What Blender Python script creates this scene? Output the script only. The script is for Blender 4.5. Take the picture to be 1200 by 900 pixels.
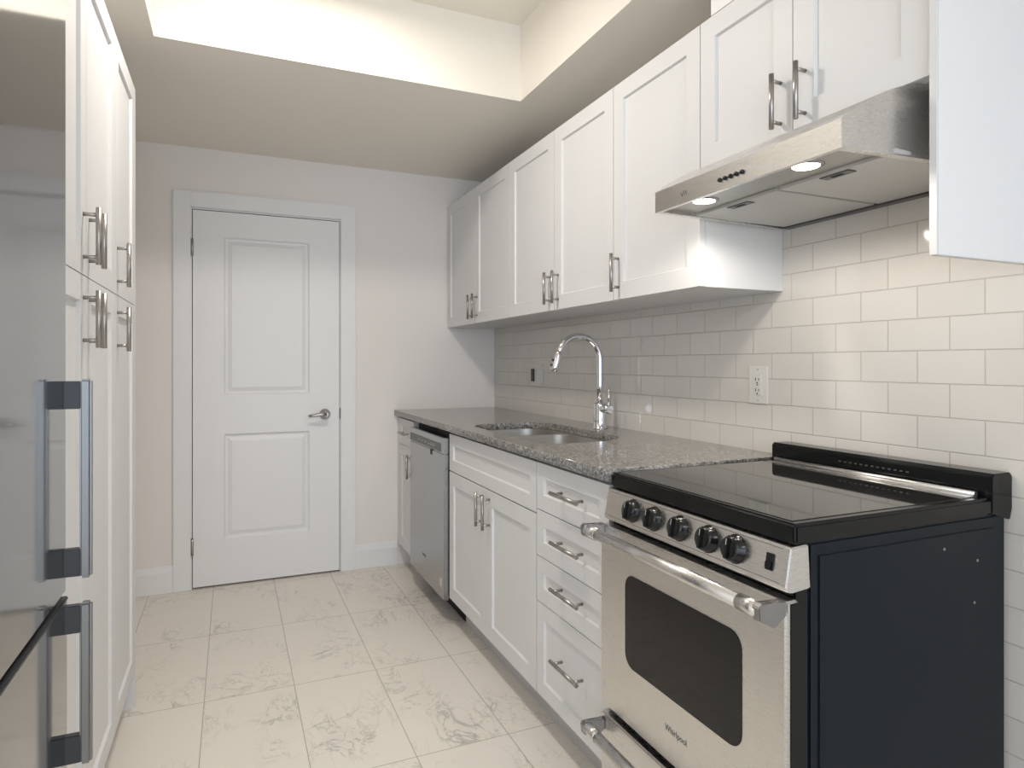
import bpy, bmesh, math
from mathutils import Vector, Matrix

for o in list(bpy.data.objects):
    bpy.data.objects.remove(o)
SC = bpy.context.scene
COL = SC.collection

# ------------------------------------------------------------------ camera
cam = bpy.data.cameras.new('camera')
cam.sensor_width = 36.0
cam.lens = 755.24 / 1200 * 36
cam.shift_y = -(450 - 425.93) / 1200
cam.clip_start = 0.02
camo = bpy.data.objects.new('camera', cam)
camo.location = (0, 0, 1.1896)
camo.rotation_euler = (math.pi / 2, 0, -0.4105)
COL.objects.link(camo)
SC.camera = camo

# ------------------------------------------------------------------ light
SC.view_settings.view_transform = 'Standard'
SC.view_settings.look = 'None'
SC.view_settings.exposure = 0.2
SC.view_settings.gamma = 1.0
SC.view_settings.use_curve_mapping = False

W = bpy.data.worlds.new('world')
SC.world = W
W.use_nodes = True
W.node_tree.nodes['Background'].inputs[0].default_value = (0.62, 0.78, 1.0, 1)
W.node_tree.nodes['Background'].inputs[1].default_value = 0.8


def light(name, kind, loc, energy, color, rot=(0, 0, 0), **kw):
    l = bpy.data.lights.new(name, kind)
    l.energy = energy
    l.color = color
    for k, v in kw.items():
        setattr(l, k, v)
    o = bpy.data.objects.new(name, l)
    o.location = loc
    o.rotation_euler = rot
    COL.objects.link(o)
    return o


# ceiling fixture in the tray ceiling (just above the top of the photo), daylight from a window added behind the camera
light('ceiling_lamp_light', 'AREA', (0.24, 1.99, 2.60), 13.8, (1.0, 0.95, 0.885), shape='DISK', size=0.22)
light('window_daylight', 'AREA', (-0.75, -3.16, 1.22), 74, (0.78, 0.88, 1.0), rot=(math.pi / 2, 0, 0),
      shape='RECTANGLE', size=4.0, size_y=2.1)
light('rear_fill_light', 'AREA', (0.3, -1.9, 2.6), 18, (0.95, 0.95, 1.0), shape='DISK', size=0.6)  # added fill from behind the camera, no lamp known there

# ------------------------------------------------------------------ materials
MATS = {}


def new_mat(name, color=(0.8, 0.8, 0.8), rough=0.5, metal=0.0, **kw):
    m = bpy.data.materials.new(name)
    m.use_nodes = True
    b = m.node_tree.nodes['Principled BSDF']
    b.inputs['Base Color'].default_value = (*color, 1)
    b.inputs['Roughness'].default_value = rough
    b.inputs['Metallic'].default_value = metal
    for k, v in kw.items():
        b.inputs[k].default_value = v
    MATS[name] = m
    return m


def nodes(m):
    nt = m.node_tree
    return nt.nodes, nt.links, nt.nodes['Principled BSDF']


def noise_bump(m, scale, strength, dist=0.001, stretch=(1, 1, 1)):
    N, L, b = nodes(m)
    tc = N.new('ShaderNodeTexCoord')
    mp = N.new('ShaderNodeMapping')
    mp.inputs['Scale'].default_value = stretch
    nz = N.new('ShaderNodeTexNoise')
    nz.inputs['Scale'].default_value = scale
    nz.inputs['Detail'].default_value = 3
    bp = N.new('ShaderNodeBump')
    bp.inputs['Strength'].default_value = strength
    bp.inputs['Distance'].default_value = dist
    L.new(tc.outputs['Object'], mp.inputs['Vector'])
    L.new(mp.outputs['Vector'], nz.inputs['Vector'])
    L.new(nz.outputs['Fac'], bp.inputs['Height'])
    L.new(bp.outputs['Normal'], b.inputs['Normal'])
    return nz


def brushed(name, color, rough, stretch, var=0.12, bump=0.05):
    m = new_mat(name, color, rough, 1.0)
    nz = noise_bump(m, 60, bump, 0.0004, stretch)
    N, L, b = nodes(m)
    mr = N.new('ShaderNodeMapRange')
    mr.inputs['To Min'].default_value = max(rough - var / 2, 0.03)
    mr.inputs['To Max'].default_value = rough + var / 2
    L.new(nz.outputs['Fac'], mr.inputs['Value'])
    L.new(mr.outputs['Result'], b.inputs['Roughness'])
    return m


noise_bump(new_mat('wall_paint', (0.87, 0.82, 0.78), 0.6), 160, 0.08)
noise_bump(new_mat('ceiling_paint', (0.91, 0.855, 0.765), 0.75), 120, 0.08)
noise_bump(new_mat('trim_paint', (0.87, 0.86, 0.85), 0.35), 90, 0.04)
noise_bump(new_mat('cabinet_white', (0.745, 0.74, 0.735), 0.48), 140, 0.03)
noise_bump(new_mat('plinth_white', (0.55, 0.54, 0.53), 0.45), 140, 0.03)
brushed('nickel', (0.40, 0.385, 0.37), 0.30, (1, 1, 1))
brushed('steel_h', (0.70, 0.685, 0.665), 0.28, (2, 0.6, 30), 0.08, 0.012)      # grain along y
brushed('steel_v', (0.43, 0.435, 0.44), 0.26, (30, 30, 0.6))
brushed('fridge_steel', (0.37, 0.375, 0.38), 0.085, (20, 20, 0.4), 0.03, 0.004)
brushed('sink_steel', (0.66, 0.64, 0.61), 0.36, (4, 4, 1), 0.08)
new_mat('aluminium', (0.25, 0.247, 0.245), 0.36, 1.0)
new_mat('bracket_steel', (0.33, 0.33, 0.335), 0.25, 1.0)
brushed('hood_pan', (0.40, 0.39, 0.37), 0.32, (2, 0.6, 30))
noise_bump(new_mat('filter_mesh', (0.58, 0.57, 0.55), 0.5, 0.45), 900, 0.3, 0.0006)
new_mat('chrome', (0.80, 0.80, 0.82), 0.06, 1.0)
new_mat('black_enamel', (0.004, 0.0045, 0.005), 0.13, 0.0, **{'Specular IOR Level': 0.32})
new_mat('side_enamel', (0.005, 0.0085, 0.0125), 0.30, 0.0, **{'Specular IOR Level': 0.2})
new_mat('black_glass', (0.02, 0.019, 0.018), 0.035, 0.0, IOR=1.95)
new_mat('oven_glass', (0.004, 0.004, 0.004), 0.05, 0.0, **{'Specular IOR Level': 0.42})
new_mat('black_plastic', (0.005, 0.005, 0.005), 0.2, 0.0, **{'Specular IOR Level': 0.4})
new_mat('dark_gap', (0.006, 0.006, 0.006), 0.7, 0.0)
new_mat('bracket_grey', (0.045, 0.048, 0.052), 0.4, 0.2)
new_mat('panel_grey', (0.12, 0.12, 0.115), 0.35, 0.4)
new_mat('print_grey', (0.13, 0.13, 0.13), 0.45, 0.2)
new_mat('print_light', (0.62, 0.62, 0.6), 0.45, 0.0)
new_mat('outlet_white', (0.72, 0.70, 0.66), 0.3, 0.0)
new_mat('brown_insert', (0.022, 0.016, 0.012), 0.35, 0.0)
new_mat('window_frame', (0.75, 0.75, 0.75), 0.4)
g = new_mat('window_glass', (0.95, 0.97, 1.0), 0.02)
g.node_tree.nodes['Principled BSDF'].inputs['Transmission Weight'].default_value = 1.0
lm = new_mat('lamp_lens', (1, 1, 1), 0.4)
lm.node_tree.nodes['Principled BSDF'].inputs['Emission Color'].default_value = (1.0, 0.93, 0.80, 1)
lm.node_tree.nodes['Principled BSDF'].inputs['Emission Strength'].default_value = 12.0


def mix_rgb(N, L, fac, a, b, mode='MIX'):
    n = N.new('ShaderNodeMix')
    n.data_type = 'RGBA'
    n.blend_type = mode
    for sock, v in ((n.inputs['Factor'], fac), (n.inputs['A'], a), (n.inputs['B'], b)):
        pass
    fs, A, B = n.inputs[0], n.inputs[6], n.inputs[7]
    for sock, v in ((fs, fac), (A, a), (B, b)):
        if isinstance(v, (int, float)):
            sock.default_value = v
        elif isinstance(v, tuple):
            sock.default_value = (*v, 1)
        else:
            L.new(v, sock)
    return n.outputs[2]


def ramp(N, L, src, stops):
    r = N.new('ShaderNodeValToRGB')
    while len(r.color_ramp.elements) < len(stops):
        r.color_ramp.elements.new(0.5)
    for e, (p, c) in zip(r.color_ramp.elements, stops):
        e.position = p
        e.color = (*c, 1) if isinstance(c, tuple) else (c, c, c, 1)
    L.new(src, r.inputs['Fac'])
    return r.outputs['Color']


def floor_material():
    m = new_mat('marble_tile', (0.7, 0.66, 0.6), 0.3)
    N, L, b = nodes(m)
    tc = N.new('ShaderNodeTexCoord')
    mp = N.new('ShaderNodeMapping')
    mp.inputs['Location'].default_value = (-0.213, -2.507 + 0.605 * 10, 0)
    L.new(tc.outputs['Object'], mp.inputs['Vector'])
    br = N.new('ShaderNodeTexBrick')
    br.offset = 0.0
    br.squash = 1.0
    br.inputs['Scale'].default_value = 1.0
    br.inputs['Brick Width'].default_value = 0.301
    br.inputs['Row Height'].default_value = 0.605
    br.inputs['Mortar Size'].default_value = 0.0017
    br.inputs['Mortar Smooth'].default_value = 0.2
    br.inputs['Color1'].default_value = (0, 0, 0, 1)
    br.inputs['Color2'].default_value = (1, 1, 1, 1)
    br.inputs['Mortar'].default_value = (0.5, 0.5, 0.5, 1)
    L.new(mp.outputs['Vector'], br.inputs['Vector'])
    # per tile offset of the veining
    off = N.new('ShaderNodeVectorMath')
    off.operation = 'MULTIPLY_ADD'
    off.inputs[1].default_value = (7, 11, 5)
    L.new(br.outputs['Color'], off.inputs[0])
    L.new(tc.outputs['Object'], off.inputs[2])
    mp2 = N.new('ShaderNodeMapping')
    mp2.inputs['Rotation'].default_value = (0, 0, 0.55)
    mp2.inputs['Scale'].default_value = (1.0, 0.62, 1)
    L.new(off.outputs['Vector'], mp2.inputs['Vector'])

    def vein(scale, dist, width, detail=6):
        n = N.new('ShaderNodeTexNoise')
        n.inputs['Scale'].default_value = scale
        n.inputs['Detail'].default_value = detail
        n.inputs['Roughness'].default_value = 0.62
        n.inputs['Distortion'].default_value = dist
        L.new(mp2.outputs['Vector'], n.inputs['Vector'])
        s = N.new('ShaderNodeMath'); s.operation = 'SUBTRACT'; s.inputs[1].default_value = 0.5
        L.new(n.outputs['Fac'], s.inputs[0])
        a = N.new('ShaderNodeMath'); a.operation = 'ABSOLUTE'
        L.new(s.outputs[0], a.inputs[0])
        mr = N.new('ShaderNodeMapRange')
        mr.inputs['From Max'].default_value = width
        mr.inputs['To Min'].default_value = 1.0
        mr.inputs['To Max'].default_value = 0.0
        L.new(a.outputs[0], mr.inputs['Value'])
        return mr.outputs['Result']
    v1 = vein(3.6, 0.9, 0.014)
    v2 = vein(8.5, 1.3, 0.020)
    # veins only show in patches
    pn = N.new('ShaderNodeTexNoise')
    pn.inputs['Scale'].default_value = 5.0
    pn.inputs['Detail'].default_value = 4
    L.new(mp2.outputs['Vector'], pn.inputs['Vector'])
    pm = N.new('ShaderNodeMapRange')
    pm.inputs['From Min'].default_value = 0.44
    pm.inputs['From Max'].default_value = 0.62
    L.new(pn.outputs['Fac'], pm.inputs['Value'])

    def mul(a, c):
        n = N.new('ShaderNodeMath'); n.operation = 'MULTIPLY'
        L.new(a, n.inputs[0])
        if isinstance(c, float):
            n.inputs[1].default_value = c
        else:
            L.new(c, n.inputs[1])
        return n.outputs[0]
    base = ramp(N, L, pn.outputs['Fac'], [(0.3, (0.84, 0.785, 0.705)), (0.6, (0.835, 0.78, 0.70)), (0.8, (0.76, 0.71, 0.645))])
    c = mix_rgb(N, L, mul(mul(v1, pm.outputs['Result']), 0.72), base, (0.42, 0.385, 0.35))
    c = mix_rgb(N, L, mul(mul(v2, pm.outputs['Result']), 0.55), c, (0.44, 0.40, 0.36))
    c = mix_rgb(N, L, mul(br.outputs['Fac'], 0.8), c, (0.38, 0.345, 0.30))
    L.new(c, b.inputs['Base Color'])
    bp = N.new('ShaderNodeBump')
    bp.inputs['Strength'].default_value = 0.35
    bp.inputs['Distance'].default_value = 0.001
    bp.invert = True
    L.new(br.outputs['Fac'], bp.inputs['Height'])
    L.new(bp.outputs['Normal'], b.inputs['Normal'])
    b.inputs['Roughness'].default_value = 0.38
    return m


def subway_material():
    m = new_mat('subway_tile', (0.72, 0.70, 0.65), 0.08)
    N, L, b = nodes(m)
    tc = N.new('ShaderNodeTexCoord')
    sp = N.new('ShaderNodeSeparateXYZ')
    cb = N.new('ShaderNodeCombineXYZ')
    L.new(tc.outputs['Object'], sp.inputs[0])
    L.new(sp.outputs['Y'], cb.inputs['X'])
    L.new(sp.outputs['Z'], cb.inputs['Y'])
    mp = N.new('ShaderNodeMapping')
    # rows meet at z = 1.377 - k*0.0785, joints at y = 0.963 + k*0.153 and half a tile further
    mp.inputs['Location'].default_value = (-0.963 + 0.153 * 40, -1.377 + 0.0785 * 41, 0)
    L.new(cb.outputs[0], mp.inputs['Vector'])
    br = N.new('ShaderNodeTexBrick')
    br.offset = 0.5
    br.offset_frequency = 2
    br.inputs['Scale'].default_value = 1.0
    br.inputs['Brick Width'].default_value = 0.153
    br.inputs['Row Height'].default_value = 0.0785
    br.inputs['Mortar Size'].default_value = 0.0019
    br.inputs['Mortar Smooth'].default_value = 0.6
    br.inputs['Color1'].default_value = (0, 0, 0, 1)
    br.inputs['Color2'].default_value = (1, 1, 1, 1)
    br.inputs['Mortar'].default_value = (0.5, 0.5, 0.5, 1)
    L.new(mp.outputs['Vector'], br.inputs['Vector'])
    tile = ramp(N, L, br.outputs['Color'], [(0.0, (0.665, 0.635, 0.59)), (1.0, (0.69, 0.66, 0.615))])
    c = mix_rgb(N, L, br.outputs['Fac'], tile, (0.51, 0.475, 0.425))
    L.new(c, b.inputs['Base Color'])
    rr = N.new('ShaderNodeMapRange')
    rr.inputs['To Min'].default_value = 0.07
    rr.inputs['To Max'].default_value = 0.6
    L.new(br.outputs['Fac'], rr.inputs['Value'])
    L.new(rr.outputs['Result'], b.inputs['Roughness'])
    bp = N.new('ShaderNodeBump')
    bp.inputs['Strength'].default_value = 0.6
    bp.inputs['Distance'].default_value = 0.0015
    bp.invert = True
    L.new(br.outputs['Fac'], bp.inputs['Height'])
    wv = N.new('ShaderNodeTexNoise')
    wv.inputs['Scale'].default_value = 14
    wv.inputs['Detail'].default_value = 1
    L.new(tc.outputs['Object'], wv.inputs['Vector'])
    bp2 = N.new('ShaderNodeBump')
    bp2.inputs['Strength'].default_value = 0.08
    bp2.inputs['Distance'].default_value = 0.004
    L.new(wv.outputs['Fac'], bp2.inputs['Height'])
    L.new(bp.outputs['Normal'], bp2.inputs['Normal'])
    L.new(bp2.outputs['Normal'], b.inputs['Normal'])
    return m


def granite_material():
    m = new_mat('granite', (0.25, 0.24, 0.22), 0.10)
    N, L, b = nodes(m)
    tc = N.new('ShaderNodeTexCoord')
    v = N.new('ShaderNodeTexVoronoi')
    v.inputs['Scale'].default_value = 190
    L.new(tc.outputs['Object'], v.inputs['Vector'])
    n = N.new('ShaderNodeTexNoise')
    n.inputs['Scale'].default_value = 75
    n.inputs['Detail'].default_value = 5
    n.inputs['Roughness'].default_value = 0.7
    L.new(tc.outputs['Object'], n.inputs['Vector'])
    sx = N.new('ShaderNodeSeparateXYZ')
    L.new(v.outputs['Color'], sx.inputs[0])
    cells = ramp(N, L, sx.outputs['X'], [(0.0, (0.03, 0.028, 0.026)), (0.28, (0.07, 0.066, 0.06)),
                                         (0.45, (0.20, 0.19, 0.175)), (0.8, (0.33, 0.315, 0.29)), (1.0, (0.50, 0.47, 0.43))])
    big = ramp(N, L, n.outputs['Fac'], [(0.36, (0.05, 0.048, 0.044)), (0.5, (0.23, 0.22, 0.20)), (0.66, (0.40, 0.38, 0.35))])
    L.new(mix_rgb(N, L, 0.5, cells, big), b.inputs['Base Color'])
    return m


floor_material(); subway_material(); granite_material()

# ------------------------------------------------------------------ mesh builder
class MB:
    def __init__(self):
        self.bm = bmesh.new()

    def _bev(self, verts, bev, seg=2):
        if bev > 0:
            es = {e for v in verts for e in v.link_edges}
            bmesh.ops.bevel(self.bm, geom=list(es), offset=bev, segments=seg, affect='EDGES', clamp_overlap=True)

    def box(self, lo, hi, bev=0.0, seg=2):
        vs = [self.bm.verts.new((x, y, z)) for x in (lo[0], hi[0]) for y in (lo[1], hi[1]) for z in (lo[2], hi[2])]
        for f in ((0, 1, 3, 2), (4, 6, 7, 5), (0, 4, 5, 1), (2, 3, 7, 6), (0, 2, 6, 4), (1, 5, 7, 3)):
            self.bm.faces.new([vs[i] for i in f])
        self._bev(vs, bev, seg)
        return self

    def hull(self, bottom, top, bev=0.0, seg=2):
        n = len(bottom)
        a = [self.bm.verts.new(p) for p in bottom]
        b = [self.bm.verts.new(p) for p in top]
        self.bm.faces.new(a[::-1]); self.bm.faces.new(b)
        for i in range(n):
            self.bm.faces.new((a[i], a[(i + 1) % n], b[(i + 1) % n], b[i]))
        self._bev(a + b, bev, seg)
        return self

    def prism(self, pts, ext, bev=0.0, seg=2):
        e = Vector(ext)
        return self.hull([Vector(p) for p in pts], [Vector(p) + e for p in pts], bev, seg)

    def cyl(self, p0, p1, r0, r1=None, seg=24, bev=0.0):
        r1 = r0 if r1 is None else r1
        p0, p1 = Vector(p0), Vector(p1)
        d = (p1 - p0).normalized()
        u = d.orthogonal().normalized(); w = d.cross(u)
        ring = lambda p, r: [p + r * (math.cos(2 * math.pi * i / seg) * u + math.sin(2 * math.pi * i / seg) * w) for i in range(seg)]
        a = [self.bm.verts.new(q) for q in ring(p0, r0)]
        b = [self.bm.verts.new(q) for q in ring(p1, r1)]
        fa = self.bm.faces.new(a[::-1]); fb = self.bm.faces.new(b)
        for i in range(seg):
            f = self.bm.faces.new((a[i], a[(i + 1) % seg], b[(i + 1) % seg], b[i])); f.smooth = True
        if bev > 0:
            bmesh.ops.bevel(self.bm, geom=list(set(fa.edges) | set(fb.edges)), offset=bev, segments=2, affect='EDGES')
        return self

    def lathe(self, base, axis, prof, seg=32):
        base, d = Vector(base), Vector(axis).normalized()
        u = d.orthogonal().normalized(); w = d.cross(u)
        rings = []
        for h, r in prof:
            rings.append([self.bm.verts.new(base + h * d + max(r, 1e-5) * (math.cos(2 * math.pi * i / seg) * u + math.sin(2 * math.pi * i / seg) * w)) for i in range(seg)])
        for a, b in zip(rings, rings[1:]):
            for i in range(seg):
                f = self.bm.faces.new((a[i], a[(i + 1) % seg], b[(i + 1) % seg], b[i])); f.smooth = True
        self.bm.faces.new(rings[0][::-1]); self.bm.faces.new(rings[-1])
        return self

    def tube(self, path, r, seg=16, rs=None):
        path = [Vector(p) for p in path]
        rings = []
        u = None
        for i, p in enumerate(path):
            t = (path[min(i + 1, len(path) - 1)] - path[max(i - 1, 0)]).normalized()
            if u is None:
                u = t.orthogonal().normalized()
            u = (u - t * u.dot(t)).normalized()
            w = t.cross(u)
            rr = rs[i] if rs else r
            rings.append([self.bm.verts.new(p + rr * (math.cos(2 * math.pi * k / seg) * u + math.sin(2 * math.pi * k / seg) * w)) for k in range(seg)])
        for a, b in zip(rings, rings[1:]):
            for k in range(seg):
                f = self.bm.faces.new((a[k], a[(k + 1) % seg], b[(k + 1) % seg], b[k])); f.smooth = True
        self.bm.faces.new(rings[0][::-1]); self.bm.faces.new(rings[-1])
        return self

    def loft(self, loops, cap0=False, cap1=False, smooth=False):
        R = [[self.bm.verts.new(p) for p in l] for l in loops]
        n = len(R[0])
        for a, b in zip(R, R[1:]):
            for k in range(n):
                f = self.bm.faces.new((a[k], a[(k + 1) % n], b[(k + 1) % n], b[k])); f.smooth = smooth
        if cap0: self.bm.faces.new(R[0][::-1])
        if cap1: self.bm.faces.new(R[-1])
        return self

    def panel(self, u0, u1, v0, v1, plane, thick, sgn, axis, rails, steps):
        """Slab with framed field(s). Face at `plane` on `axis`, body runs to plane - sgn*thick.
        rails = list of field rects (a0,a1,b0,b1); steps = [(inset, depth), ...] of each field."""
        def P(a, b, d):
            p = plane - sgn * d
            return (p, a, b) if axis == 'x' else (a, p, b)
        bm = self.bm
        # front face cut into a grid so the fields can be sunk
        us = sorted({u0, u1} | {x for r in rails for x in r[:2]})
        vs = sorted({v0, v1} | {x for r in rails for x in r[2:]})
        cache = {}

        def V(a, b, d):
            k = (round(a, 6), round(b, 6), round(d, 6))
            if k not in cache:
                cache[k] = bm.verts.new(P(a, b, d))
            return cache[k]
        for i in range(len(us) - 1):
            for j in range(len(vs) - 1):
                c = ((us[i] + us[i + 1]) / 2, (vs[j] + vs[j + 1]) / 2)
                if any(r[0] < c[0] < r[1] and r[2] < c[1] < r[3] for r in rails):
                    continue
                bm.faces.new([V(us[i], vs[j], 0), V(us[i + 1], vs[j], 0), V(us[i + 1], vs[j + 1], 0), V(us[i], vs[j + 1], 0)])
        for r in rails:
            prev = [V(r[0], r[2], 0), V(r[1], r[2], 0), V(r[1], r[3], 0), V(r[0], r[3], 0)]
            ua = [u for u in us if r[0] <= u <= r[1]]
            for ins, dep in steps:
                cur = [bm.verts.new(P(a, b, dep)) for a, b in ((r[0] + ins, r[2] + ins), (r[1] - ins, r[2] + ins), (r[1] - ins, r[3] - ins), (r[0] + ins, r[3] - ins))]
                for k in range(4):
                    bm.faces.new((prev[k], prev[(k + 1) % 4], cur[(k + 1) % 4], cur[k]))
                prev = cur
            bm.faces.new(prev)
        # sides and back
        e = 0.0
        bc = [bm.verts.new(P(a, b, thick)) for a, b in ((u0, v0), (u1, v0), (u1, v1), (u0, v1))]
        loop = [(u, v0) for u in us[:-1]] + [(u1, v) for v in vs[:-1]] + [(u, v1) for u in us[:0:-1]] + [(u0, v) for v in vs[:0:-1]]
        back = {}
        def B(a, b):
            k = (round(a, 6), round(b, 6))
            if k not in back:
                for q, (x, y) in zip(bc, ((u0, v0), (u1, v0), (u1, v1), (u0, v1))):
                    if abs(x - a) < 1e-6 and abs(y - b) < 1e-6:
                        back[k] = q
                        return q
                back[k] = bm.verts.new(P(a, b, thick))
            return back[k]
        for k in range(len(loop)):
            a, b = loop[k], loop[(k + 1) % len(loop)]
            bm.faces.new((V(*a, 0), V(*b, 0), B(*b), B(*a)))
        bm.faces.new([B(*q) for q in loop])
        return self


BASE = {}


def link(name, me, mat, parent=None):
    o = bpy.data.objects.new(name, me)
    me.materials.append(MATS[mat])
    COL.objects.link(o)
    if parent:
        o.parent = parent
    return o


def obj(name, mb, mat, parent=None, base=None, sharp=True):
    bm = mb.bm
    bmesh.ops.recalc_face_normals(bm, faces=bm.faces)
    b = Vector(BASE[parent.name]) if parent else Vector(base or (0, 0, 0))
    bmesh.ops.translate(bm, vec=-b, verts=bm.verts)
    me = bpy.data.meshes.new(name)
    bm.to_mesh(me)
    bm.free()
    o = link(name, me, mat, parent)
    if not parent:
        o.location = b
    BASE[o.name] = tuple(b)
    return o


def tag(o, label, cat=None, group=None):
    o['label'] = label
    if cat: o['category'] = cat
    if group: o['group'] = group
    return o


def thing(name, base, label, cat, group=None):
    o = bpy.data.objects.new(name, None)
    o.empty_display_size = 0.05
    o.location = base
    COL.objects.link(o)
    BASE[o.name] = tuple(base)
    return tag(o, label, cat, group)


def struct(name, mb, mat, label, cat, parent=None):
    o = obj(name, mb, mat, parent)
    if not parent:
        o['kind'] = 'structure'
        tag(o, label, cat)
    return o


def text(name, body, size, loc, xdir, ydir, mat, parent, depth=0.0004, squeeze=1.0):
    cu = bpy.data.curves.new(name, 'FONT')
    cu.body = body
    cu.size = size
    cu.extrude = depth
    cu.align_x = 'CENTER'
    cu.align_y = 'CENTER'
    tmp = bpy.data.objects.new(name + '_curve', cu)
    COL.objects.link(tmp)
    bpy.context.view_layer.update()
    me = bpy.data.meshes.new_from_object(tmp.evaluated_get(bpy.context.evaluated_depsgraph_get()))
    bpy.data.objects.remove(tmp)
    bpy.data.curves.remove(cu)
    x = Vector(xdir).normalized(); y = Vector(ydir).normalized(); z = x.cross(y)
    M = Matrix((( x.x * squeeze, y.x, z.x, 0), (x.y * squeeze, y.y, z.y, 0), (x.z * squeeze, y.z, z.z, 0), (0, 0, 0, 1)))
    me.transform(Matrix.Translation(Vector(loc) - Vector(BASE[parent.name])) @ M)
    me.name = name
    o = link(name, me, mat, parent)
    BASE[o.name] = BASE[parent.name]
    return o


def plate_with_holes(outline, holes, z0, z1, bev=0.0):
    """horizontal slab from 2D outlines (filled curve), returned as an MB"""
    cu = bpy.data.curves.new('tmp', 'CURVE')
    cu.dimensions = '2D'
    cu.fill_mode = 'BOTH'
    cu.extrude = (z1 - z0) / 2 - bev
    cu.bevel_depth = bev
    cu.offset = -bev
    cu.bevel_resolution = 1
    for pts in [outline] + holes:
        s = cu.splines.new('POLY')
        s.points.add(len(pts) - 1)
        for p, (x, y) in zip(s.points, pts):
            p.co = (x, y, 0, 1)
        s.use_cyclic_u = True
    tmp = bpy.data.objects.new('tmp', cu)
    COL.objects.link(tmp)
    bpy.context.view_layer.update()
    me = bpy.data.meshes.new_from_object(tmp.evaluated_get(bpy.context.evaluated_depsgraph_get()))
    bpy.data.objects.remove(tmp)
    bpy.data.curves.remove(cu)
    me.transform(Matrix.Translation((0, 0, (z0 + z1) / 2)))
    mb = MB()
    mb.bm.from_mesh(me)
    bpy.data.meshes.remove(me)
    return mb


def rrect(x0, x1, y0, y1, r, n=6, rs=None):
    rs = rs or (r, r, r, r)
    out = []
    for (cx, cy, a0), q in zip(((x1, y1, 0), (x0, y1, 90), (x0, y0, 180), (x1, y0, 270)), rs):
        sx = -1 if cx == x1 else 1
        sy = -1 if cy == y1 else 1
        for i in range(n + 1):
            a = math.radians(a0 + 90 * i / n)
            out.append((cx + sx * q + q * math.cos(a), cy + sy * q + q * math.sin(a)))
    return out


# ------------------------------------------------------------------ room shell
XL, XR, YB, YF = -0.95, 1.523, 3.778, -3.2
ZC, ZT = 2.326, 2.652
XF0 = -3.0
struct('floor', MB().box((XF0 - .1, YF - .1, -.1), (XR + .15, YB + .15, 0)), 'marble_tile', 'cream marble-look tile floor with grey veins', 'floor')
wl = MB().box((XL - .1, .60, 0), (XL, YB + .1, ZT)).box((XF0, .60, 0), (XL - .1, .70, ZT)).box((XF0 - .1, YF, 0), (XF0, .70, ZT))
struct('wall_left', wl, 'wall_paint', 'painted wall behind the pantry and refrigerator', 'wall')
# right wall: painted core with a tiled face
struct('wall_right', MB().box((XR + .012, YF, 0), (XR + .12, YB + .1, ZT)), 'wall_paint', 'painted wall behind the tiled backsplash', 'wall')
struct('trim_1', MB().box((XR, -0.6, 0), (XR + .012, YB, ZC)), 'subway_tile', 'glossy off-white subway tile backsplash', 'backsplash')
wb = MB()
wb.box((XL, YB, 0), (-.198, YB + .1, ZT)).box((.576, YB, 0), (XR + .012, YB + .1, ZT)).box((-.198, YB, 2.012), (.576, YB + .1, ZT))
struct('wall_back', wb, 'wall_paint', 'pale grey painted end wall around the white door', 'wall')
wf = MB()
wf.box((XF0, YF - .1, 0), (-2.8, YF, ZT)).box((1.3, YF - .1, 0), (XR + .012, YF, ZT))
wf.box((-2.8, YF - .1, 0), (1.3, YF, .12)).box((-2.8, YF - .1, 2.32), (1.3, YF, ZT))
struct('wall_front', wf, 'wall_paint', 'painted wall with an added wide window behind the camera', 'wall')
wn = MB()
for x0, x1 in ((-2.8, -2.74), (-1.46, -1.40), (-.06, 0.0), (1.24, 1.3)):
    wn.box((x0, YF - .08, .12), (x1, YF - .03, 2.32))
wn.box((-2.74, YF - .08, .12), (1.24, YF - .03, .18)).box((-2.74, YF - .08, 2.26), (1.24, YF - .03, 2.32))
win = struct('added_window_1', wn, 'window_frame', 'wide white framed window added unseen behind the camera', 'window')  # unseen window, added to give the cool daylight a source
struct('ceiling', MB().box((XF0 - .1, YF - .1, ZT), (XR + .12, YB + .15, ZT + .08)), 'ceiling_paint', 'white raised ceiling inside the tray recess', 'ceiling')
sf = MB()
sf.box((XL, 2.5466, ZC), (XR + .012, YB, ZT)).box((1.1486, -1.0, ZC), (XR + .012, 2.5466, ZT)).box((XL, -1.0, ZC), (-.2476, 2.5466, ZT))
struct('trim_2', sf, 'ceiling_paint', 'lowered beige soffit around the ceiling recess', 'soffit')
struct('trim_3', MB().box((1.213, .782, 2.148), (XR, 1.411, ZC)), 'trim_paint', 'white boxed duct cover above the cabinet over the hood', 'duct cover')
# baseboards on the end wall
for i, (a, b) in enumerate(((XL, -.279), (.656, .90))):
    m = MB().box((a, YB - .015, 0), (b, YB, .105), .002).prism([(a, YB, .105), (a, YB - .011, .105), (a, YB - .006, .14), (a, YB, .14)], (b - a, 0, 0))
    struct('baseboard_' + ('back_left', 'back_right')[i], m, 'trim_paint', ('white baseboard left of the door', 'white baseboard right of the door')[i], 'baseboard')

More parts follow.
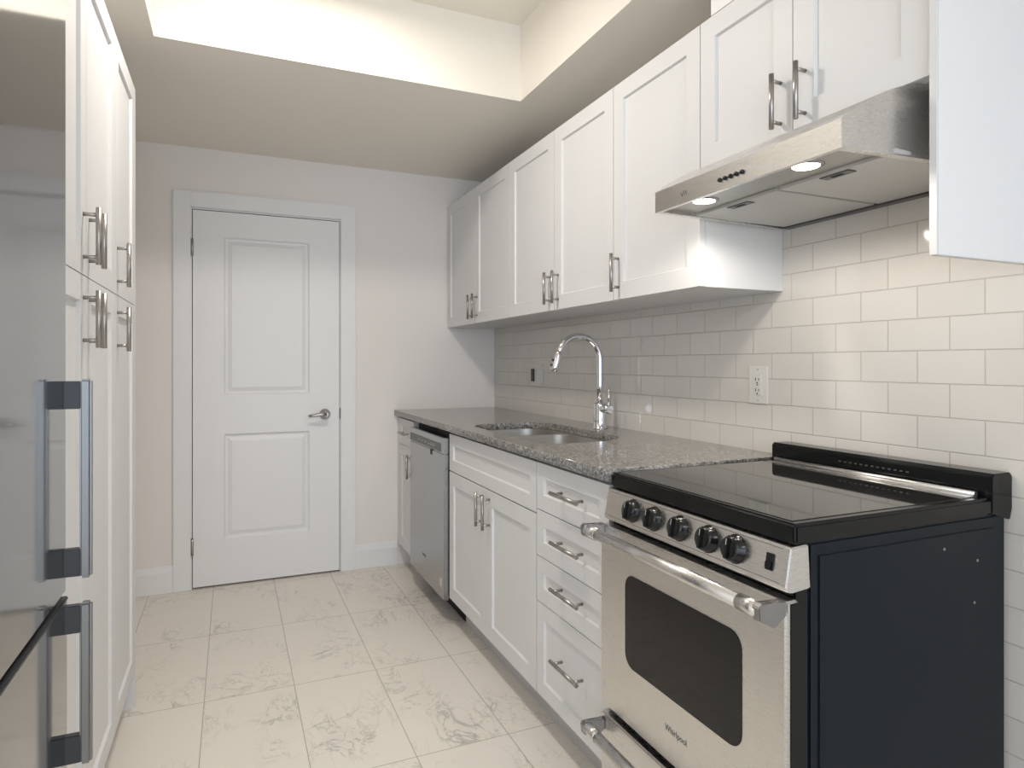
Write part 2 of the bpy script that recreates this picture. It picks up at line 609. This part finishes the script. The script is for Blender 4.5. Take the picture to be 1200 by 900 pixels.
# ------------------------------------------------------------------ door
cs = MB()
cs.box((-.279, YB - .018, 0), (-.196, YB, 2.094), .003).box((.573, YB - .018, 0), (.656, YB, 2.094), .003).box((-.196, YB - .018, 2.011), (.573, YB, 2.094), .003)
cs.box((-.198, YB, 0), (-.191, YB + .1, 2.012)).box((.569, YB, 0), (.576, YB + .1, 2.012)).box((-.191, YB, 2.004), (.569, YB + .1, 2.012))
struct('trim_4', cs, 'trim_paint', 'white flat casing around the door', 'door casing')
struct('trim_5', MB().box((-.191, YB + .05, 0), (.569, YB + .06, 2.004)), 'dark_gap', 'dark sheet standing in for shade in the gap around the closed door', 'gap shade')  # near-black sheet behind the slab paints the shade of the jamb gap
dm = MB().panel(-.187, .565, .010, 1.999, YB - .004, .035, -1, 'y',
                [(-.037, .402, .250, .812), (-.037, .402, 1.022, 1.866)],
                [(.009, .011), (.018, .012), (.040, .004)])
door = struct('door_1', dm, 'trim_paint', 'white two-panel interior door with satin lever', 'door')
BASE['door_1'] = (0, 0, 0)
for z in (.227, 1.80):
    obj('hinge', MB().cyl((-.189, YB - .012, z - .045), (-.189, YB - .012, z + .045), .0065, seg=12), 'nickel', door)
hb = MB().lathe((.485, YB - .004, .903), (0, -1, 0), [(0, .028), (.006, .030), (.012, .026), (.022, .017), (.040, .0125), (.058, .0125)])
lev = [(.485, YB - .056, .903), (.468, YB - .060, .904), (.445, YB - .060, .903), (.415, YB - .057, .899), (.392, YB - .054, .898)]
hb.tube(lev, .01, rs=[.012, .0125, .010, .008, .007])
obj('door_lever', hb, 'nickel', door)
obj('strike_plate', MB().box((.5655, YB - .010, .875), (.5705, YB - .002, .935)), 'panel_grey', door)

# ------------------------------------------------------------------ bar pulls
def bar_pull(parent, c, axis, outdir, length, stand=.030, r=.006):
    """cylindrical bar pull with two posts; c = point on the door face"""
    c, ax, od = Vector(c), Vector(axis), Vector(outdir)
    m = MB()
    m.cyl(c + od * stand - ax * length / 2, c + od * stand + ax * length / 2, r, seg=16, bev=.0008)
    for s in (-1, 1):
        q = c + ax * s * length * .37
        m.cyl(q - od * .001, q + od * stand, .0045, seg=12)
    return obj('handle', m, 'nickel', parent)


def shaker(name, parent, axis, plane, sgn, u0, u1, v0, v1, frame=.058, thick=.02, dep=.008):
    g = .0015
    u0, u1, v0, v1 = u0 + g, u1 - g, v0 + g, v1 - g
    m = MB().panel(u0, u1, v0, v1, plane, thick, sgn, axis, [(u0 + frame, u1 - frame, v0 + frame, v1 - frame)], [(.0035, dep)])
    es = [e for e in m.bm.edges if len(e.link_faces) == 2 and e.calc_face_angle(0) > 1.2]
    bmesh.ops.bevel(m.bm, geom=es, offset=.0009, segments=1, affect='EDGES')
    return obj(name, m, 'cabinet_white', parent)


# ------------------------------------------------------------------ upper cabinets
XU = 1.212
ZU0, ZU1 = 1.407, 2.146
ups = [
    (2.815, 3.772, ZU0, ZU1, (3.290,), 'white two-door wall cabinet in the far corner by the end wall'),
    (1.905, 2.815, ZU0, ZU1, (2.350,), 'white two-door wall cabinet above the sink'),
    (1.4555, 1.905, ZU0, ZU1, (), 'white single-door wall cabinet just before the range hood'),
    (.8005, 1.4545, 1.735, ZU1, (1.128,), 'short white two-door wall cabinet directly over the range hood'),
]
for y0, y1, z0, z1, mids, lab in ups:
    t = thing('wall_cabinet', (XU, (y0 + y1) / 2, z0), lab, 'cabinet', 'white wall cabinets')
    obj('cabinet_body', MB().box((XU + .021, y0, z0), (XR, y1, z1), .0008), 'cabinet_white', t)
    cuts = [y0] + list(mids) + [y1]
    for k in range(len(cuts) - 1):
        d = shaker('door', t, 'x', XU, -1, cuts[k], cuts[k + 1], z0, z1)
        if mids:
            hy = cuts[1] - .036 if k == 0 else cuts[1] + .036
        else:
            hy = cuts[1] - .032
        bar_pull(d, (XU, hy, 1.4985 if z0 < 1.6 else 1.815), (0, 0, 1), (-1, 0, 0), .132)
ep = thing('end_panel', (XU - .008, .788, 1.392), 'tall white cabinet side panel at right edge beside the hood', 'cabinet panel')
obj('panel', MB().box((XU - .010, .781, 1.392), (XR, .7965, ZC), .0012), 'cabinet_white', ep)
obj('front_edge', MB().box((XU - .0125, .7815, 1.3925), (XU - .0098, .796, ZC), .0006), 'cabinet_white', ep)

# ------------------------------------------------------------------ base cabinets
XD = .905
DT, DB = .873, .128


def base_body(t, y0, y1):
    m = MB().box((XD + .021, y0, .115), (XR, y0 + .016, .880)).box((XD + .021, y1 - .016, .115), (XR, y1, .880))
    m.box((XD + .021, y0 + .016, .115), (XR, y1 - .016, .131)).box((XR - .012, y0 + .016, .131), (XR, y1 - .016, .880))
    m.box((XD + .021, y0 + .016, .80), (XD + .04, y1 - .016, .880))
    obj('cabinet_body', m, 'cabinet_white', t)
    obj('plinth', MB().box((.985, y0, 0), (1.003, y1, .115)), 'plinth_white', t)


t = thing('base_cabinet', (XD, 3.58, 0), 'narrow white base cabinet in the corner beyond the dishwasher', 'cabinet', 'white base cabinets')
base_body(t, 3.412, 3.776)
obj('filler', MB().box((XD, 3.742, .115), (XD + .02, 3.776, .87)), 'cabinet_white', t)
d = shaker('drawer_front', t, 'x', XD, -1, 3.412, 3.742, .722, DT, .045)
bar_pull(d, (XD, 3.577, .795), (0, 1, 0), (-1, 0, 0), .135)
d = shaker('door', t, 'x', XD, -1, 3.412, 3.742, DB, .722)
bar_pull(d, (XD, 3.447, .625), (0, 0, 1), (-1, 0, 0), .132)

t = thing('base_cabinet', (XD, 2.335, 0), 'white two-door base cabinet under the sink', 'cabinet', 'white base cabinets')
base_body(t, 1.881, 2.79)
shaker('false_front', t, 'x', XD, -1, 1.881, 2.79, .706, DT, .05)
for a, b, hy in ((2.330, 2.79, 2.366), (1.881, 2.330, 2.294)):
    d = shaker('door', t, 'x', XD, -1, a, b, DB, .704)
    bar_pull(d, (XD, hy, .620), (0, 0, 1), (-1, 0, 0), .132)

t = thing('drawer_cabinet', (XD, 1.66, 0), 'white four-drawer base cabinet between the sink cabinet and the range', 'cabinet', 'white base cabinets')
base_body(t, 1.442, 1.879)
for z0, z1, hz in ((.722, DT, .801), (.573, .722, .652), (.427, .573, .512), (DB, .427, .297)):
    d = shaker('drawer_front', t, 'x', XD, -1, 1.442, 1.879, z0, z1, .048)
    bar_pull(d, (XD, 1.645, hz), (0, 1, 0), (-1, 0, 0), .165)

# ------------------------------------------------------------------ countertop, sink, faucet
XC = .883
hole = rrect(.972, 1.352, 1.955, 2.735, .1, 8, rs=(.12, .12, .10, .19))
ct = plate_with_holes([(XC, 1.434), (XR - .001, 1.434), (XR - .001, YB - .001), (XC, YB - .001)], [hole], .885, .915, .0025)
c = obj('countertop', ct, 'granite', None, (XC, 2.6, .885))
tag(c, 'speckled grey granite countertop running along the tiled wall', 'countertop')

sk = thing('kitchen_sink', (1.165, 2.35, .69), 'double-bowl stainless sink set under the granite counter', 'sink')
b1 = rrect(.965, 1.328, 2.478, 2.738, .08, 8, rs=(.10, .10, .06, .06))
b2 = rrect(.965, 1.328, 1.955, 2.460, .08, 8, rs=(.07, .07, .10, .15))


def shrink(l, f, cx, cy):
    return [(cx + (x - cx) * f, cy + (y - cy) * f) for x, y in l]


rim = plate_with_holes([(.95, 1.935), (1.38, 1.935), (1.38, 2.755), (.95, 2.755)], [b1[:], b2[:]], .8790, .8845)
obj('rim', rim, 'sink_steel', sk)
for l, cy in ((b1, 2.608), (b2, 2.2075)):
    loops = []
    for f, z in ((1.0, .883), (.99, .80), (.975, .725), (.95, .705), (.90, .697), (.3, .692)):
        loops.append([(x, y, z) for x, y in shrink(l, f, 1.155, cy)])
    bw = obj('bowl', MB().loft(loops, cap1=True, smooth=True), 'sink_steel', sk)
    obj('drain', MB().lathe((1.155, cy, .6925), (0, 0, 1), [(0, .042), (.003, .045), (.0035, .030), (.001, .028), (.001, .001)]), 'chrome', bw)

FX, FY = 1.428, 2.35
fa = thing('faucet', (FX, FY, .915), 'chrome gooseneck pull-down faucet behind the sink', 'faucet')
obj('base', MB().lathe((FX, FY, .915), (0, 0, 1), [(0, .031), (.004, .031), (.006, .027), (.030, .0265), (.100, .0265), (.108, .025), (.110, .014)]), 'chrome', fa)
R = .100
path = [(FX, FY, 1.02), (FX, FY, 1.10), (FX, FY, 1.17)]
for k in range(0, 25):
    a = math.radians(k * 6.9)
    path.append((FX - R + R * math.cos(a), FY, 1.203 + R * math.sin(a)))
obj('spout', MB().tube(path, .0125, 20), 'chrome', fa)
pe = Vector(path[-1]); dr = (pe - Vector(path[-2])).normalized()
sh = obj('spray_head', MB().tube([pe - dr * .012, pe, pe + dr * .012, pe + dr * .055, pe + dr * .075], .015, 20, rs=[.0135, .0155, .016, .0165, .015]), 'chrome', fa)
bt = MB()
for s in (.025, .046):
    q = pe + dr * s + Vector((-.0155, 0, 0))
    bt.cyl(q, q + Vector((-.006, 0, -.001)), .0055, seg=12, bev=.001)
obj('spray_button', bt, 'black_plastic', sh)
hs = MB().cyl((FX, FY - .02, 1.000), (FX, FY - .082, 1.000), .0175, seg=24, bev=.002)
obj('valve', hs, 'chrome', fa)
obj('lever', MB().tube([(FX, FY - .068, 1.012), (FX, FY - .069, 1.05), (FX + .002, FY - .071, 1.092)], .0035, 10), 'chrome', fa)

# ------------------------------------------------------------------ outlets
o = thing('wall_outlet', (XR, 1.549, 1.123), 'white duplex wall outlet on the tile near the range', 'outlet')
obj('cover_plate', MB().box((XR - .006, 1.510, 1.063), (XR + .0005, 1.588, 1.182), .002), 'outlet_white', o)
ins = obj('receptacle', MB().box((XR - .0085, 1.532, 1.089), (XR - .004, 1.566, 1.156), .001), 'outlet_white', o)
sl = MB()
for z in (1.106, 1.140):
    for y, h in ((1.556, .010), (1.543, .008)):
        sl.box((XR - .0091, y - .0012, z - h / 2), (XR - .008, y + .0012, z + h / 2))
    sl.cyl((XR - .0091, 1.5495, z - .011), (XR - .008, 1.5495, z - .011), .0026, seg=10)
sl.box((XR - .0091, 1.546, 1.121), (XR - .008, 1.5525, 1.1235))
obj('slots', sl, 'dark_gap', ins)
for z in (1.074, 1.171):
    obj('screw', MB().cyl((XR - .0068, 1.549, z), (XR - .0055, 1.549, z), .0025, seg=10), 'nickel', o)

o = thing('wall_switch', (XR, 3.16, 1.125), 'two-gang wall plate with a dark insert on the tile behind the sink', 'switch')
obj('cover_plate', MB().box((XR - .006, 3.082, 1.066), (XR + .0005, 3.232, 1.186), .002), 'outlet_white', o)
obj('dark_switch', MB().box((XR - .0125, 3.178, 1.092), (XR - .004, 3.212, 1.160), .001), 'brown_insert', o)
obj('rocker', MB().box((XR - .0095, 3.104, 1.092), (XR - .004, 3.137, 1.160), .0015), 'outlet_white', o)

# ------------------------------------------------------------------ dishwasher
dw = thing('dishwasher', (.882, 3.10, 0), 'stainless dishwasher under the counter left of the sink cabinet', 'dishwasher')
obj('tub', MB().box((.93, 2.803, .10), (1.48, 3.402, .868)), 'dark_gap', dw)
dd = obj('door', MB().box((.882, 2.80, .112), (.906, 3.402, .776), .003), 'steel_v', dw)
cp = obj('control_panel', MB().box((.882, 2.80, .7775), (.906, 3.402, .850), .003), 'steel_v', dw)
obj('display_strip', MB().box((.8808, 2.845, .783), (.8825, 3.396, .822), .0004), 'panel_grey', cp)
for y, z, w in ((3.10, .801, .012), (3.16, .801, .012), (3.22, .801, .012), (2.96, .798, .011), (3.0, .798, .011), (3.04, .798, .011), (2.96, .806, .007), (3.0, .806, .007)):
    obj('button_mark', MB().box((.8803, y - w, z), (.8809, y + w, z + .003)), 'print_light', cp)
obj('latch_pocket', MB().box((.8812, 2.985, .752), (.8825, 3.015, .779), .0004), 'dark_gap', dd)
obj('logo_mark', MB().box((.8814, 3.095, .228), (.8825, 3.155, .240), .0004), 'print_grey', dd)
obj('sticker', MB().box((.8814, 2.83, .165), (.8825, 2.862, .205), .0004), 'print_light', dd)
obj('toe_panel', MB().box((.985, 2.795, .004), (1.0, 3.405, .112)), 'dark_gap', dw)
obj('gap_strip', MB().box((.912, 2.7915, .112), (.93, 2.7995, .868)), 'dark_gap', dw)

# ------------------------------------------------------------------ range
Y0, Y1 = .832, 1.430
rg = thing('kitchen_range', (.9, 1.13, 0), 'freestanding electric range with steel front and black sides', 'range')
obj('body', MB().box((.936, Y0 + .003, .03), (1.503, Y1 - .003, .872), .004), 'side_enamel', rg)
sd = MB()
sd.prism([(.958, Y0 + .0045, .16), (1.46, Y0 + .0045, .16), (1.478, Y0 + .0045, .18), (1.478, Y0 + .0045, .83), (1.46, Y0 + .0045, .848), (.958, Y0 + .0045, .848)], (0, -.004, 0), .0015)
obj('side_panel', sd, 'side_enamel', rg)
for x, z in ((1.30, .82), (1.405, .785), (1.395, .70)):
    obj('side_screw', MB().cyl((x, Y0 + .001, z), (x, Y0 - .0005, z), .003, seg=10), 'nickel', rg)
lg = [(.975, Y0 + .05), (.975, Y1 - .05), (1.46, Y0 + .05), (1.46, Y1 - .05)]
for x, y in lg:
    obj('foot', MB().cyl((x, y, 0), (x, y, .032), .016, seg=16), 'black_plastic', rg)
# black frame behind the door
obj('front_frame', MB().box((.905, Y0 + .006, .055), (.938, Y1 - .006, .795), .003), 'black_enamel', rg)
# cooktop
ctp = MB().box((.900, Y0, .871), (1.455, Y1, .9085), .006, 3)
cook = obj('cooktop', ctp, 'black_enamel', rg)
# raised black rim left/right/front and the sunken glass
gl = obj('cooktop_glass', MB().box((.914, Y0 + .020, .9075), (1.40, Y1 - .020, .9098), .0008), 'black_glass', cook)
obj('rear_trim', MB().box((1.402, Y0 + .022, .9085), (1.432, Y1 - .03, .9105), .0008).cyl((1.436, Y0 + .022, .9145), (1.436, Y1 - .03, .9145), .006, seg=12), 'steel_h', cook)
# backguard
bg = MB().prism([(1.454, Y0, .876), (1.515, Y0, .858), (1.5225, Y0, .882), (1.5225, Y0, .950), (1.516, Y0, .9585), (1.460, Y0, .9585), (1.454, Y0, .951)], (0, Y1 - Y0, 0), .0015)
bgo = obj('backguard', bg, 'black_enamel', rg)
vt = MB()
for k in range(13):
    y = 1.016 + k * .0152
    vt.box((1.4525, y - .0035, .9335), (1.4545, y + .0035, .9365))
obj('vent_slots', vt, 'panel_grey', bgo)
# slanted control panel
pp = [(.893, .868), (.935, .870), (.940, .792), (.896, .788), (.883, .792), (.880, .797)]
pan = MB().prism([(x, Y0 + .002, z) for x, z in pp], (0, Y1 - Y0 - .004, 0), .0025)
cpan = obj('control_panel', pan, 'steel_h', rg)
n = Vector((-(.868 - .797), 0, -(.893 - .880))).normalized()   # outward normal of the slanted face
n = Vector((-.984, 0, .180))
up = Vector((.180, 0, .984))


def on_panel(z):
    return .880 + (z - .797) / (.868 - .797) * .013


# fine border line and knob marks
bl = MB()
for z in (.8625, .8035):
    x = on_panel(z)
    bl.box((x - .0005, Y0 + .018, z - .0005), (x + .001, Y1 - .018, z + .0005))
obj('border_line', bl, 'print_grey', cpan)
for y in (1.307, 1.222, 1.130, 1.038, .962):
    c0 = Vector((on_panel(.834), y, .834))
    k = MB().lathe(c0 - n * .001, n, [(0, .028), (.003, .028), (.005, .0255), (.016, .024), (.020, .0215), (.022, .017), (.0228, .001)], 28)
    u = Vector((0, 1, 0))
    g = []
    for a, b in ((-.005, -.020), (.005, -.020), (.005, .020), (-.005, .020)):
        g.append(c0 + n * .020 + u * a + up * b)
    k.prism(g, n * .0065, .0015)
    kn = obj('knob', k, 'black_plastic', cpan)
    obj('pointer_mark', MB().prism([c0 + n * .0262 + u * a + up * b for a, b in ((-.0007, .006), (.0007, .006), (.0007, .018), (-.0007, .018))], n * .0006), 'print_light', kn)
for y in (1.307, 1.222, 1.130, 1.038, .962):
    for a in (-130, -90, -50, 0, 50, 90, 130):
        ca, sa = math.cos(math.radians(a)), math.sin(math.radians(a))
        z = .834 + .0295 * ca
        if z < .806 or z > .861: continue
        p = Vector((on_panel(z), y + .0295 * sa, z)) + n * .0002
        obj('dial_mark', MB().prism([p + Vector((0, a2 * .0016, 0)) + up * b2 * .0016 for a2, b2 in ((-1, -1), (1, -1), (1, 1), (-1, 1))], n * .0004), 'print_grey', cpan)
for z in (.829, .837):
    p = Vector((on_panel(z), 1.348, z)) + n * .0002
    obj('dial_mark', MB().prism([p + Vector((0, a2 * .006, 0)) + up * b2 * .0022 for a2, b2 in ((-1, -1), (1, -1), (1, 1), (-1, 1))], n * .0004), 'print_grey', cpan)
p = Vector((on_panel(.834), .876, .834))
sw = MB().prism([p + Vector((0, a, 0)) + up * b for a, b in ((-.0085, -.015), (.0085, -.015), (.0085, .015), (-.0085, .015))], n * .003, .0006)
sw.prism([p + n * .003 + Vector((0, a, 0)) + up * b for a, b in ((-.006, -.011), (.006, -.011), (.006, .0), (-.006, .0))], n * .004, .0006)
obj('rocker_switch', sw, 'black_plastic', cpan)
# oven door
DX = .874
odo = MB().box((DX, Y0 - .004, .318), (.9055, Y1 + .004, .778), .004, 2)
od = obj('oven_door', odo, 'steel_h', rg)
edge = MB().box((.884, Y0 - .0055, .322), (.9065, Y0 - .003, .774), .0008)
obj('door_side', edge, 'black_enamel', od)
wp = rrect(.932, 1.320, .462, .684, .032, 8)
obj('window', MB().prism([(DX + .0004, y, z) for y, z in wp], (-.0018, 0, 0), .0006), 'oven_glass', od)
text('maker_lettering', 'Whirlpool', .0205, (DX - .0002, 1.128, .3925), (0, -1, 0), (0, 0, 1), 'print_grey', od, .0004, .86)


def range_handle(par, zc, y0, y1):
    m = MB()
    m.cyl((.826, y0, zc), (.826, y1, zc), .0135, seg=24, bev=.002)
    m.cyl((.826, y0, zc), (.826, y0 + .05, zc), .0145, seg=24, bev=.001)
    m.cyl((.826, y1 - .05, zc), (.826, y1, zc), .0145, seg=24, bev=.001)
    h = obj('handle', m, 'steel_h', par)
    for ya, yb in ((y0 - .012, y0 + .006), (y1 - .006, y1 + .012)):
        pr = [(.8735, zc + .014), (.848, zc + .012), (.818, zc + .016), (.812, zc + .010), (.814, zc - .013), (.848, zc - .030), (.8735, zc - .012)]
        obj('end_bracket', MB().prism([(x, ya, z) for x, z in pr], (0, yb - ya, 0), .0015), 'bracket_steel', h)
    return h


range_handle(od, .768, .838, 1.420)
dr_ = obj('storage_drawer', MB().box((DX, Y0 - .004, .062), (.9055, Y1 + .004, .298), .004, 2), 'steel_h', rg)
obj('drawer_side', MB().box((.884, Y0 - .0055, .066), (.9065, Y0 - .003, .294), .0008), 'black_enamel', dr_)
range_handle(dr_, .268, .838, 1.420)

# ------------------------------------------------------------------ range hood
HB, HT = 1.588, 1.734
hd = thing('range_hood', (1.2, 1.13, HB), 'stainless under-cabinet range hood above the range', 'range hood')
XH = 1.030
fl, fr, bl_, br_ = 1.415, .846, 1.446, .812
prof = [(XH, HB), (XH, 1.642)]
for k in range(1, 11):
    a = k / 10
    x = XH + (1.240 - XH) * a
    z = 1.642 + (HT - 1.642) * (1 - (1 - a) ** 1.65)
    prof.append((x, z))
prof += [(XR - .001, HT), (XR - .001, HB)]
ysl = lambda x: fl + (bl_ - fl) * (x - XH) / (XR - XH)
ysr = lambda x: fr + (br_ - fr) * (x - XH) / (XR - XH)
top = [p for p in prof[1:-1]]
hm = MB()
Lv = [hm.bm.verts.new((x, ysl(x), z)) for x, z in prof]
Rv = [hm.bm.verts.new((x, ysr(x), z)) for x, z in prof]
for i in range(len(prof) - 1):
    f = hm.bm.faces.new((Lv[i], Lv[i + 1], Rv[i + 1], Rv[i]))
    f.smooth = 2 <= i <= 10
hm.bm.faces.new(Lv[::-1]); hm.bm.faces.new(Rv)
# underside rim left open in the middle: a frame round the recess
q = [(XH, fl), (XH, fr), (XR - .001, br_), (XR - .001, bl_)]
inn = [(XH + .012, fl - .016), (XH + .012, fr + .016), (XR - .016, br_ + .016), (XR - .016, bl_ - .016)]
bo = [Lv[0], Rv[0], Rv[-1], Lv[-1]]
iv = [hm.bm.verts.new((x, y, HB)) for x, y in inn]
iu = [hm.bm.verts.new((x, y, HB + .010)) for x, y in inn]
for k in range(4):
    hm.bm.faces.new((bo[k], bo[(k + 1) % 4], iv[(k + 1) % 4], iv[k]))
    hm.bm.faces.new((iv[k], iv[(k + 1) % 4], iu[(k + 1) % 4], iu[k]))
hm.bm.faces.new(iu)
hood = obj('canopy', hm, 'steel_h', hd)
pm_ = MB().hull([(x, y, HB + .0092) for x, y in inn], [(x, y, HB + .0105) for x, y in inn])
obj('bottom_pan', pm_, 'hood_pan', hd)
obj('rear_rail', MB().box((1.494, .832, HB - .001), (1.5205, 1.428, HB + .009), .001), 'panel_grey', hd)
zf = HB + .010
for (a0, a1) in ((1.128, 1.418), (.834, 1.118)):
    m = MB().box((1.160, a0, zf - .0075), (1.490, a1, zf + .002), .001)
    fo = obj('grease_filter', m, 'filter_mesh', hd)
    yc = 1.262 if a0 > 1 else .978
    lp = MB().box((1.166, yc - .036, zf - .0098), (1.192, yc + .036, zf - .007), .001)
    lt = obj('filter_latch', lp, 'panel_grey', fo)
    obj('latch_slot', MB().box((1.173, yc - .014, zf - .0104), (1.184, yc + .014, zf - .0095)), 'dark_gap', lt)
for yc in (1.285, .974):
    ring = MB().lathe((1.083, yc, zf + .001), (0, 0, -1), [(0, .036), (.003, .036), (.0055, .029), (.0035, .027), (.0035, .001)])
    hl = obj('hood_lamp', ring, 'bracket_steel', hd)
    obj('lamp_lens', MB().lathe((1.083, yc, zf - .0028), (0, 0, -1), [(0, .0265), (.0015, .0265), (.003, .02), (.0034, .001)]), 'lamp_lens', hl)
    light('hood_lamp_light', 'SPOT', (1.083, yc, zf - .012), 4.9, (1.0, .93, .84), rot=(0, 0, 0), spot_size=3.0, spot_blend=.35, shadow_soft_size=.025)
for k in range(5):
    y = 1.167 - k * .0175
    obj('control_button', MB().lathe((XH + .001, y, 1.611), (-1, 0, 0), [(0, .0052), (.005, .0052), (.0065, .004), (.0067, .0005)], 14), 'black_plastic', hd)
sg = MB()
for a, b in (((1.309, 1.617), (1.304, 1.606)), ((1.304, 1.606), (1.297, 1.620)), ((1.294, 1.606), (1.290, 1.618)), ((1.290, 1.618), (1.286, 1.607))):
    sg.cyl((XH - .0003, a[0], a[1]), (XH - .0003, b[0], b[1]), .0007, seg=6)
obj('maker_mark', sg, 'print_grey', hd)

# ------------------------------------------------------------------ refrigerator
XF = -.264
FY1, FY0 = 1.338, .74
fg = thing('refrigerator', (-.6, 1.04, 0), 'tall stainless refrigerator with reflective doors at left edge', 'refrigerator')
obj('body', MB().box((XL + .02, FY0 + .004, .03), (XF - .066, FY1 - .004, 1.845), .004), 'panel_grey', fg)
for x in (XL + .1, XF - .13):
    for y in (FY0 + .06, FY1 - .06):
        obj('foot', MB().cyl((x, y, 0), (x, y, .032), .02, seg=16), 'black_plastic', fg)
obj('kick_grille', MB().box((XF - .09, FY0 + .01, .01), (XF - .075, FY1 - .01, .07)), 'bracket_grey', fg)
up_ = obj('refrigerator_door', MB().box((XF - .06, FY0, .792), (XF, FY1, 1.85), .004, 3), 'fridge_steel', fg)
lo_ = obj('freezer_door', MB().box((XF - .06, FY0, .075), (XF + .002, FY1, .782), .004, 3), 'fridge_steel', fg)
obj('top_edge', MB().box((XF - .055, FY0 + .002, .778), (XF + .003, FY1 + .002, .785), .002), 'bracket_grey', lo_)


def fridge_handle(par, z0, z1):
    yb = FY1 - .013
    m = MB()
    xs0, xs1 = XF + .023, XF + .041
    m.box((xs0, yb - .009, z0), (xs1, yb + .009, z1), .004, 3)
    h = obj('handle', m, 'aluminium', par)
    for a, b in ((z0 + .004, z0 + .052), (z1 - .052, z1 - .004)):
        obj('handle_bracket', MB().box((XF - .001, yb - .007, a), (xs0 + .002, yb + .0075, b), .0015), 'bracket_grey', h)


fridge_handle(up_, .818, 1.163)
fridge_handle(lo_, .496, .776)

# ------------------------------------------------------------------ pantry
XP = -.306
ZS, ZP0, ZP1 = 1.389, .127, 2.140
for y0, y1, mid, lab in ((1.345, 2.150, 1.7475, 'tall white pantry cabinet with paired doors beside the refrigerator'),
                         (2.150, 2.557, None, 'tall narrow white pantry cabinet nearest the end wall')):
    t = thing('pantry_cabinet', (XP, (y0 + y1) / 2, 0), lab, 'cabinet', 'tall white pantry cabinets')
    obj('cabinet_body', MB().box((XL + .002, y0 + .001, .115), (XP - .021, y1 - .001, ZP1)), 'cabinet_white', t)
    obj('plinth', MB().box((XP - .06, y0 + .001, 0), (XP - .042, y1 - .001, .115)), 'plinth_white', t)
    cuts = [y0, mid, y1] if mid else [y0, y1]
    for k in range(len(cuts) - 1):
        for z0, z1, hz in ((ZS, ZP1, 1.478), (ZP0, ZS, 1.290)):
            d = shaker('door', t, 'x', XP, 1, cuts[k], cuts[k + 1], z0, z1)
            if mid:
                hy = cuts[1] - .034 if k == 0 else cuts[1] + .034
            else:
                hy = cuts[0] + .034
            bar_pull(d, (XP, hy, hz), (0, 0, 1), (1, 0, 0), .130)
    if not mid:
        obj('side_gable', MB().box((XL + .002, y1, 0), (XP, y1 + .018, ZP1), .0008), 'cabinet_white', t)
